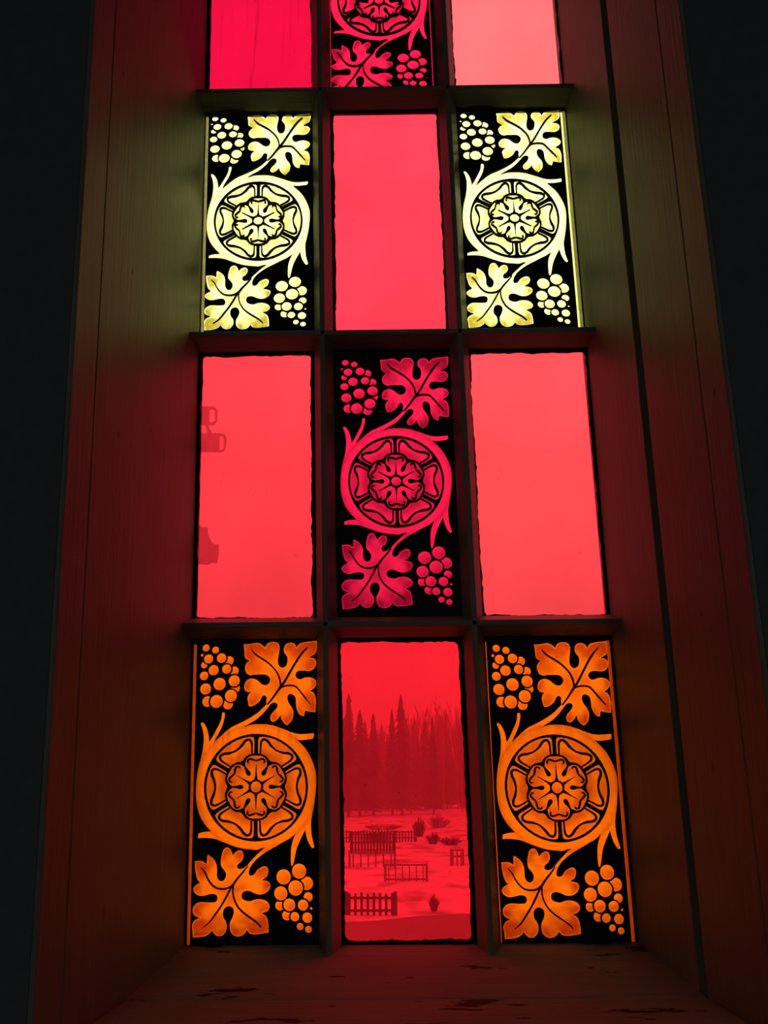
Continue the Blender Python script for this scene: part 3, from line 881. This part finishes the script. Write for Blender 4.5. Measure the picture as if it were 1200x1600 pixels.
M_SPRUCE = plaster('spruce_needles', (0.11, 0.14, 0.11), sc=2)
M_BARK = plaster('grey_bark', (0.22, 0.20, 0.18), sc=4)
M_TWIG = plaster('bare_twigs', (0.26, 0.23, 0.21), sc=4)

ys = np.concatenate([np.linspace(0.3, 30, 40), np.linspace(32, 120, 60), np.linspace(125, 420, 60)])
xs = np.linspace(-160, 160, 121)
vv, ff = [], []
for j, y in enumerate(ys):
    for i, x in enumerate(xs):
        vv.append((x, y, ground_z(y, x) + 0.05 * math.sin(x * 0.7 + y * 0.13) * math.sin(y * 0.31) - 0.06))
for j in range(len(ys) - 1):
    for i in range(len(xs) - 1):
        a = j * len(xs) + i
        ff.append((a, a + 1, a + len(xs) + 1, a + len(xs)))
g = make_obj('snowfield', vv, ff, M_SNOW, smooth=True)
tag(g, 'snow covered graveyard field outside the window', kind='structure')
# darker ground strip in front of the graves (its far edge follows the photo)
e0, e1 = on_ground(541, 1440), on_ground(735, 1427)
sl = (e1[1] - e0[1]) / (e1[0] - e0[0])
vv, ff = [], []
nx_ = 80
for i in range(nx_ + 1):
    x = -20 + 40 * i / nx_
    yb = e0[1] + sl * (x - e0[0]) * (1 if abs(x) < 6 else 6 / abs(x)) + 0.18 * math.sin(x * 2.1) + 0.1 * math.sin(x * 5.3)
    vv += [(x, yb - 14, GROUND + 0.02), (x, yb - 0.6, GROUND + 0.06), (x, yb, GROUND - 0.08)]
for i in range(nx_):
    for k in range(2):
        a = 3 * i + k
        ff.append((a, a + 3, a + 4, a + 1))
o = make_obj('dark_ground_strip', vv, ff, M_STRIP)
tag(o, 'dark strip of ground crossing the snow below the graves', kind='structure')

def beam_mesh(bars):
    """boxes given by centre line ends and half sizes -> verts, faces"""
    v, f = [], []
    for (a, b, h, w) in bars:
        a, b = np.array(a, float), np.array(b, float)
        d = b - a; d /= np.linalg.norm(d)
        s = np.cross(d, (0, 1, 0)) if abs(d[1]) < .9 else np.array([1., 0, 0])
        s /= np.linalg.norm(s); t = np.cross(d, s)
        n0 = len(v)
        for p in (a, b):
            for (i, j) in ((-1, -1), (1, -1), (1, 1), (-1, 1)):
                v.append(p + s * h * i + t * w * j)
        f += [tuple(n0 + k for k in q) for q in ((0, 3, 2, 1), (4, 5, 6, 7), (0, 1, 5, 4), (1, 2, 6, 5), (2, 3, 7, 6), (3, 0, 4, 7))]
    return v, f

def fence(x0p, x1p, yp, ytop, n, pw, mat, label, rails=(0.2, 0.75), posts=True, rail_top=False):
    """picket fence standing on the ground line through the two photo points"""
    a, b = on_ground(x0p, yp), on_ground(x1p, yp)
    mid = (a + b) / 2
    dist = np.linalg.norm(mid - CAM)
    h = (yp - ytop) / F_PX * dist
    w = np.linalg.norm(b - a)
    root = empty('grave_fence', tuple(mid))
    root.rotation_euler.z = math.atan2(b[1] - a[1], b[0] - a[0])
    tag(root, label, 'fence', 'grave fences in the snow')
    for k in range(n):
        x = -w / 2 + w * (k + 0.5) / n if n > 1 else 0
        hh = h * (1 + random.uniform(-.06, .05))
        tip = 0.06 * h
        v = [(x - pw, -.012, -.05), (x + pw, -.012, -.05), (x + pw, .012, -.05), (x - pw, .012, -.05), (x - pw, -.012, hh - tip), (x + pw, -.012, hh - tip), (x + pw, .012, hh - tip), (x - pw, .012, hh - tip), (x, -.012, hh), (x, .012, hh)]
        f = [(0, 3, 2, 1), (0, 1, 5, 8, 4), (3, 7, 9, 6, 2), (0, 4, 7, 3), (1, 2, 6, 5), (4, 8, 9, 7), (5, 6, 9, 8)]
        make_obj('picket', v, f, mat, root)
    for r in rails:
        v, f = beam_mesh([((-w / 2, .03, h * r), (w / 2, .03, h * r), .03, .018)])
        make_obj('rail', v, f, mat, root)
    if posts:
        for s in (-1, 1):
            v, f = beam_mesh([((s * w / 2, .03, -.05), (s * w / 2, .03, h * 1.03), .04, .04)])
            make_obj('post', v, f, mat, root)
    return root
fence(541, 618, 1427, 1398, 8, .033, M_FENCE, 'dark picket fence of a grave nearest the dark ground strip', rails=(0.12, 0.72))
fence(602, 667, 1376, 1353, 6, .018, M_FENCE2, 'thin low rail fence right of and behind the nearest picket fence', rails=(0.08, 0.95))
fence(546, 617, 1353, 1332, 6, .03, M_FENCE2, 'sparse low fence just below the dense lattice fence', rails=(0.9,))
fence(548, 617, 1333, 1303, 14, .055, M_FENCE, 'dense dark lattice fence in the middle of the graveyard', rails=(0.15, 0.5, 0.9))
fence(530, 650, 1314, 1299, 26, .05, M_FENCE, 'long dark fence behind the other grave fences', rails=(0.3, 0.85))
fence(705, 724, 1352, 1330, 3, .03, M_FENCE2, 'small two post marker fence at the right of the snow', rails=(0.55, 0.95))

def shrub(pxx, py, wpx, hpx, label, seed, mat=None):
    r = random.Random(seed)
    b = on_ground(pxx, py)
    dist = np.linalg.norm(b - CAM)
    W, H = wpx / F_PX * dist / 2, hpx / F_PX * dist
    root = empty('bare_shrub', tuple(b)); tag(root, label, 'shrub', 'bare shrubs in the snow')
    bars = []
    for k in range(80):
        a = r.uniform(0, 6.28)
        rr = r.random() ** .5
        e = (W * rr * math.cos(a), W * rr * math.sin(a), H * (1 - .5 * rr * rr) * r.uniform(.6, 1.05))
        s = (e[0] * .45, e[1] * .45, -.05)
        bars.append((s, e, .007 * dist / 40, .007 * dist / 40))
        if r.random() < .7:
            m_ = [s[i] * .4 + e[i] * .6 for i in range(3)]
            bars.append((m_, (m_[0] + r.uniform(-W, W) * .4, m_[1], m_[2] + H * r.uniform(.1, .35)), .005 * dist / 40, .005 * dist / 40))
    v, f = beam_mesh(bars)
    make_obj('twigs', v, f, mat or M_FENCE, root)
    return root
shrub(676, 1317, 26, 16, 'rounded dark shrub in the middle of the snowfield', 1)
shrub(704, 1319, 36, 12, 'low wide dark shrub right of the rounded one', 2)
shrub(655, 1306, 22, 30, 'upright bare shrub at the end of the long fence', 3)
shrub(684, 1292, 40, 18, 'pale bare shrub before the forest edge, right', 4, M_TWIG)
shrub(678, 1421, 16, 22, 'thin dry stalks standing alone in the near snow', 5, M_FENCE2)
shrub(598, 1296, 60, 10, 'low tangled shrub before the forest edge, left', 6, M_TWIG)

# forest edge
def spruce_mesh(seed, H=1.0, W=0.16):
    r = random.Random(seed)
    v, f = [], []
    tiers = 26
    for t in range(tiers):
        u = t / tiers
        zt = 0.06 + 0.94 * (u + 1.9 / tiers) if t < tiers - 1 else 1.0
        zb_ = 0.05 + 0.94 * u
        rad = W * (1 - u) ** 0.85 * (0.75 + 0.4 * r.random()) + 0.008
        n = 13
        n0 = len(v)
        v.append((0, 0, min(1.0, zt) * H))
        ph = r.uniform(0, 6.28)
        for k in range(n * 2):
            a = ph + math.pi * k / n
            q = rad * (r.uniform(0.75, 1.2) if k % 2 == 0 else 0.42)
            v.append((q * math.cos(a), q * math.sin(a), (zb_ - (0.02 * r.random() if k % 2 == 0 else -0.012)) * H))
        for k in range(n * 2):
            f.append((n0, n0 + 1 + k, n0 + 1 + (k + 1) % (n * 2)))
    return v, f

def bare_mesh(seed):
    r = random.Random(seed)
    bars = []
    def grow(p, d, ln, w, lev):
        q = p + d * ln
        bars.append((p, q, w, w))
        if lev == 0:
            return
        for k in range(5 if lev > 1 else 4):
            t = r.uniform(.35, 1.0)
            nd = d * .75 + np.array([r.uniform(-.6, .6), r.uniform(-.6, .6), r.uniform(.0, .5)])
            nd /= np.linalg.norm(nd)
            grow(p + d * ln * t, nd, ln * r.uniform(.45, .62), w * .55, lev - 1)
    grow(np.array([0, 0, -.02]), np.array([0, 0, 1.]), .5, .010, 4)
    v, f = beam_mesh(bars)
    v = np.array(v)
    v[:, 2] *= 1.0 / v[:, 2].max()
    v[:, :2] *= 0.9
    return v, f

def share(name, v, f, mat):
    me = bpy.data.meshes.new(name)
    me.from_pydata([tuple(q) for q in v], [], f)
    me.materials.append(mat)
    me.update()
    return me
SPRUCE = [share('spruce_foliage', *spruce_mesh(s, 1.0, w), M_SPRUCE) for s, w in ((1, .13), (2, .17), (3, .15))]
BARE = [share('bare_crown', *bare_mesh(s), M_TWIG) for s in (4, 5, 6)]
tv, tf = [], []
for k in range(7):
    a = 2 * math.pi * k / 7
    tv += [(.013 * math.cos(a), .013 * math.sin(a), -.03), (.002 * math.cos(a), .002 * math.sin(a), .97)]
for k in range(7):
    j = (k + 1) % 7
    tf.append((2 * k, 2 * j, 2 * j + 1, 2 * k + 1))
TRUNK = share('spruce_trunk', tv, tf, M_BARK)

def tree(kind, x, y, h, label, group, var=0, wide=1.0):
    root = empty('spruce_tree' if kind == 's' else 'bare_tree', (x, y, ground_z(y, x) - 0.1))
    root.scale = (h * wide, h * wide, h)
    root.rotation_euler.z = random.uniform(0, 6.28)
    tag(root, label, 'tree', group)
    parts = [('foliage', SPRUCE[var % 3]), ('trunk', TRUNK)] if kind == 's' else [('branches', BARE[var % 3])]
    for nm, me in parts:
        o = bpy.data.objects.new(nm, me)
        COL.objects.link(o)
        o.parent = root
    return root

def tree_px(kind, pxx, ptop, Y, label, group=None, var=0, wide=1.0):
    """tree at distance Y whose top shows at the given photo pixel"""
    d = pixel_ray(pxx, ptop)
    p = CAM + d * ((Y - CAM[1]) / d[1])
    return tree(kind, p[0], Y, p[2] - ground_z(Y, p[0]) + 0.1, label, group, var, wide)
tree_px('s', 545, 1082, 146, 'tall slim spruce at the left edge of the view through the clear red pane', 'forest spruces', 0)
tree_px('s', 562, 1108, 151, 'shorter spruce just right of the tall slim one', 'forest spruces', 1)
tree_px('s', 583, 1113, 156, 'small spruce between the slim spruce and the highest one', 'forest spruces', 2)
tree_px('s', 612, 1106, 150, 'narrow spruce directly left of the highest spruce', 'forest spruces', 0, .8)
tree_px('s', 626, 1084, 145, 'highest dark spruce in the middle of the forest edge', 'forest spruces', 1, .85)
tree_px('s', 675, 1118, 146, 'dark spruce standing before the bare trees on the right', 'forest spruces', 2, .8)
for k, (pxx, pt) in enumerate([(640, 1096), (655, 1094), (664, 1088), (690, 1080), (702, 1090), (718, 1098), (732, 1100)]):
    tree_px('b', pxx, pt, 152 + 6 * ((k * 3) % 7), 'pale bare tree in the hazy stand right of the highest spruce', 'bare trees at the forest edge', k, .55)
r_ = random.Random(3)
for k in range(105):
    row, i = divmod(k, 21)
    y = 168 + 6.5 * row + r_.uniform(-.8, .8)
    x = -46 + 4.6 * i + 1.55 * (row * 2 % 3) + r_.uniform(-.5, .5)
    if r_.random() < .62:
        tree('s', x, y, r_.uniform(12.5, 15.5) + row * 0.4, 'spruce in the dense forest mass behind the snowfield', 'dense forest trees', k, 0.88)
    else:
        tree('b', x, y, r_.uniform(12.5, 15.5) + row * 0.4, 'bare tree in the dense forest mass behind the snowfield', 'dense forest bare trees', k, 0.6)
for k, pxx in enumerate((538, 596, 648, 664, 686, 700, 716, 731)):
    tree_px('s', pxx, 1120 + 9 * (k % 3), 204 + 7 * (k % 2), 'spruce in the dense forest mass behind the snowfield', 'dense forest trees', k, 0.85)

# winter haze hanging over the far side of the field and in the trees
mt, nt, out, N = new_mat('winter_haze')
vol = N('ShaderNodeVolumeScatter'); vol.inputs['Density'].default_value = 0.0044; vol.inputs['Color'].default_value = (1, 1, 1, 1)
nt.links.new(vol.outputs[0], out.inputs['Volume'])
hz = box('haze', (-130, 62, GROUND - 5), (130, 230, 34), mt)
tag(hz, 'thin winter haze hanging in front of the distant forest', 'haze', kind='stuff')
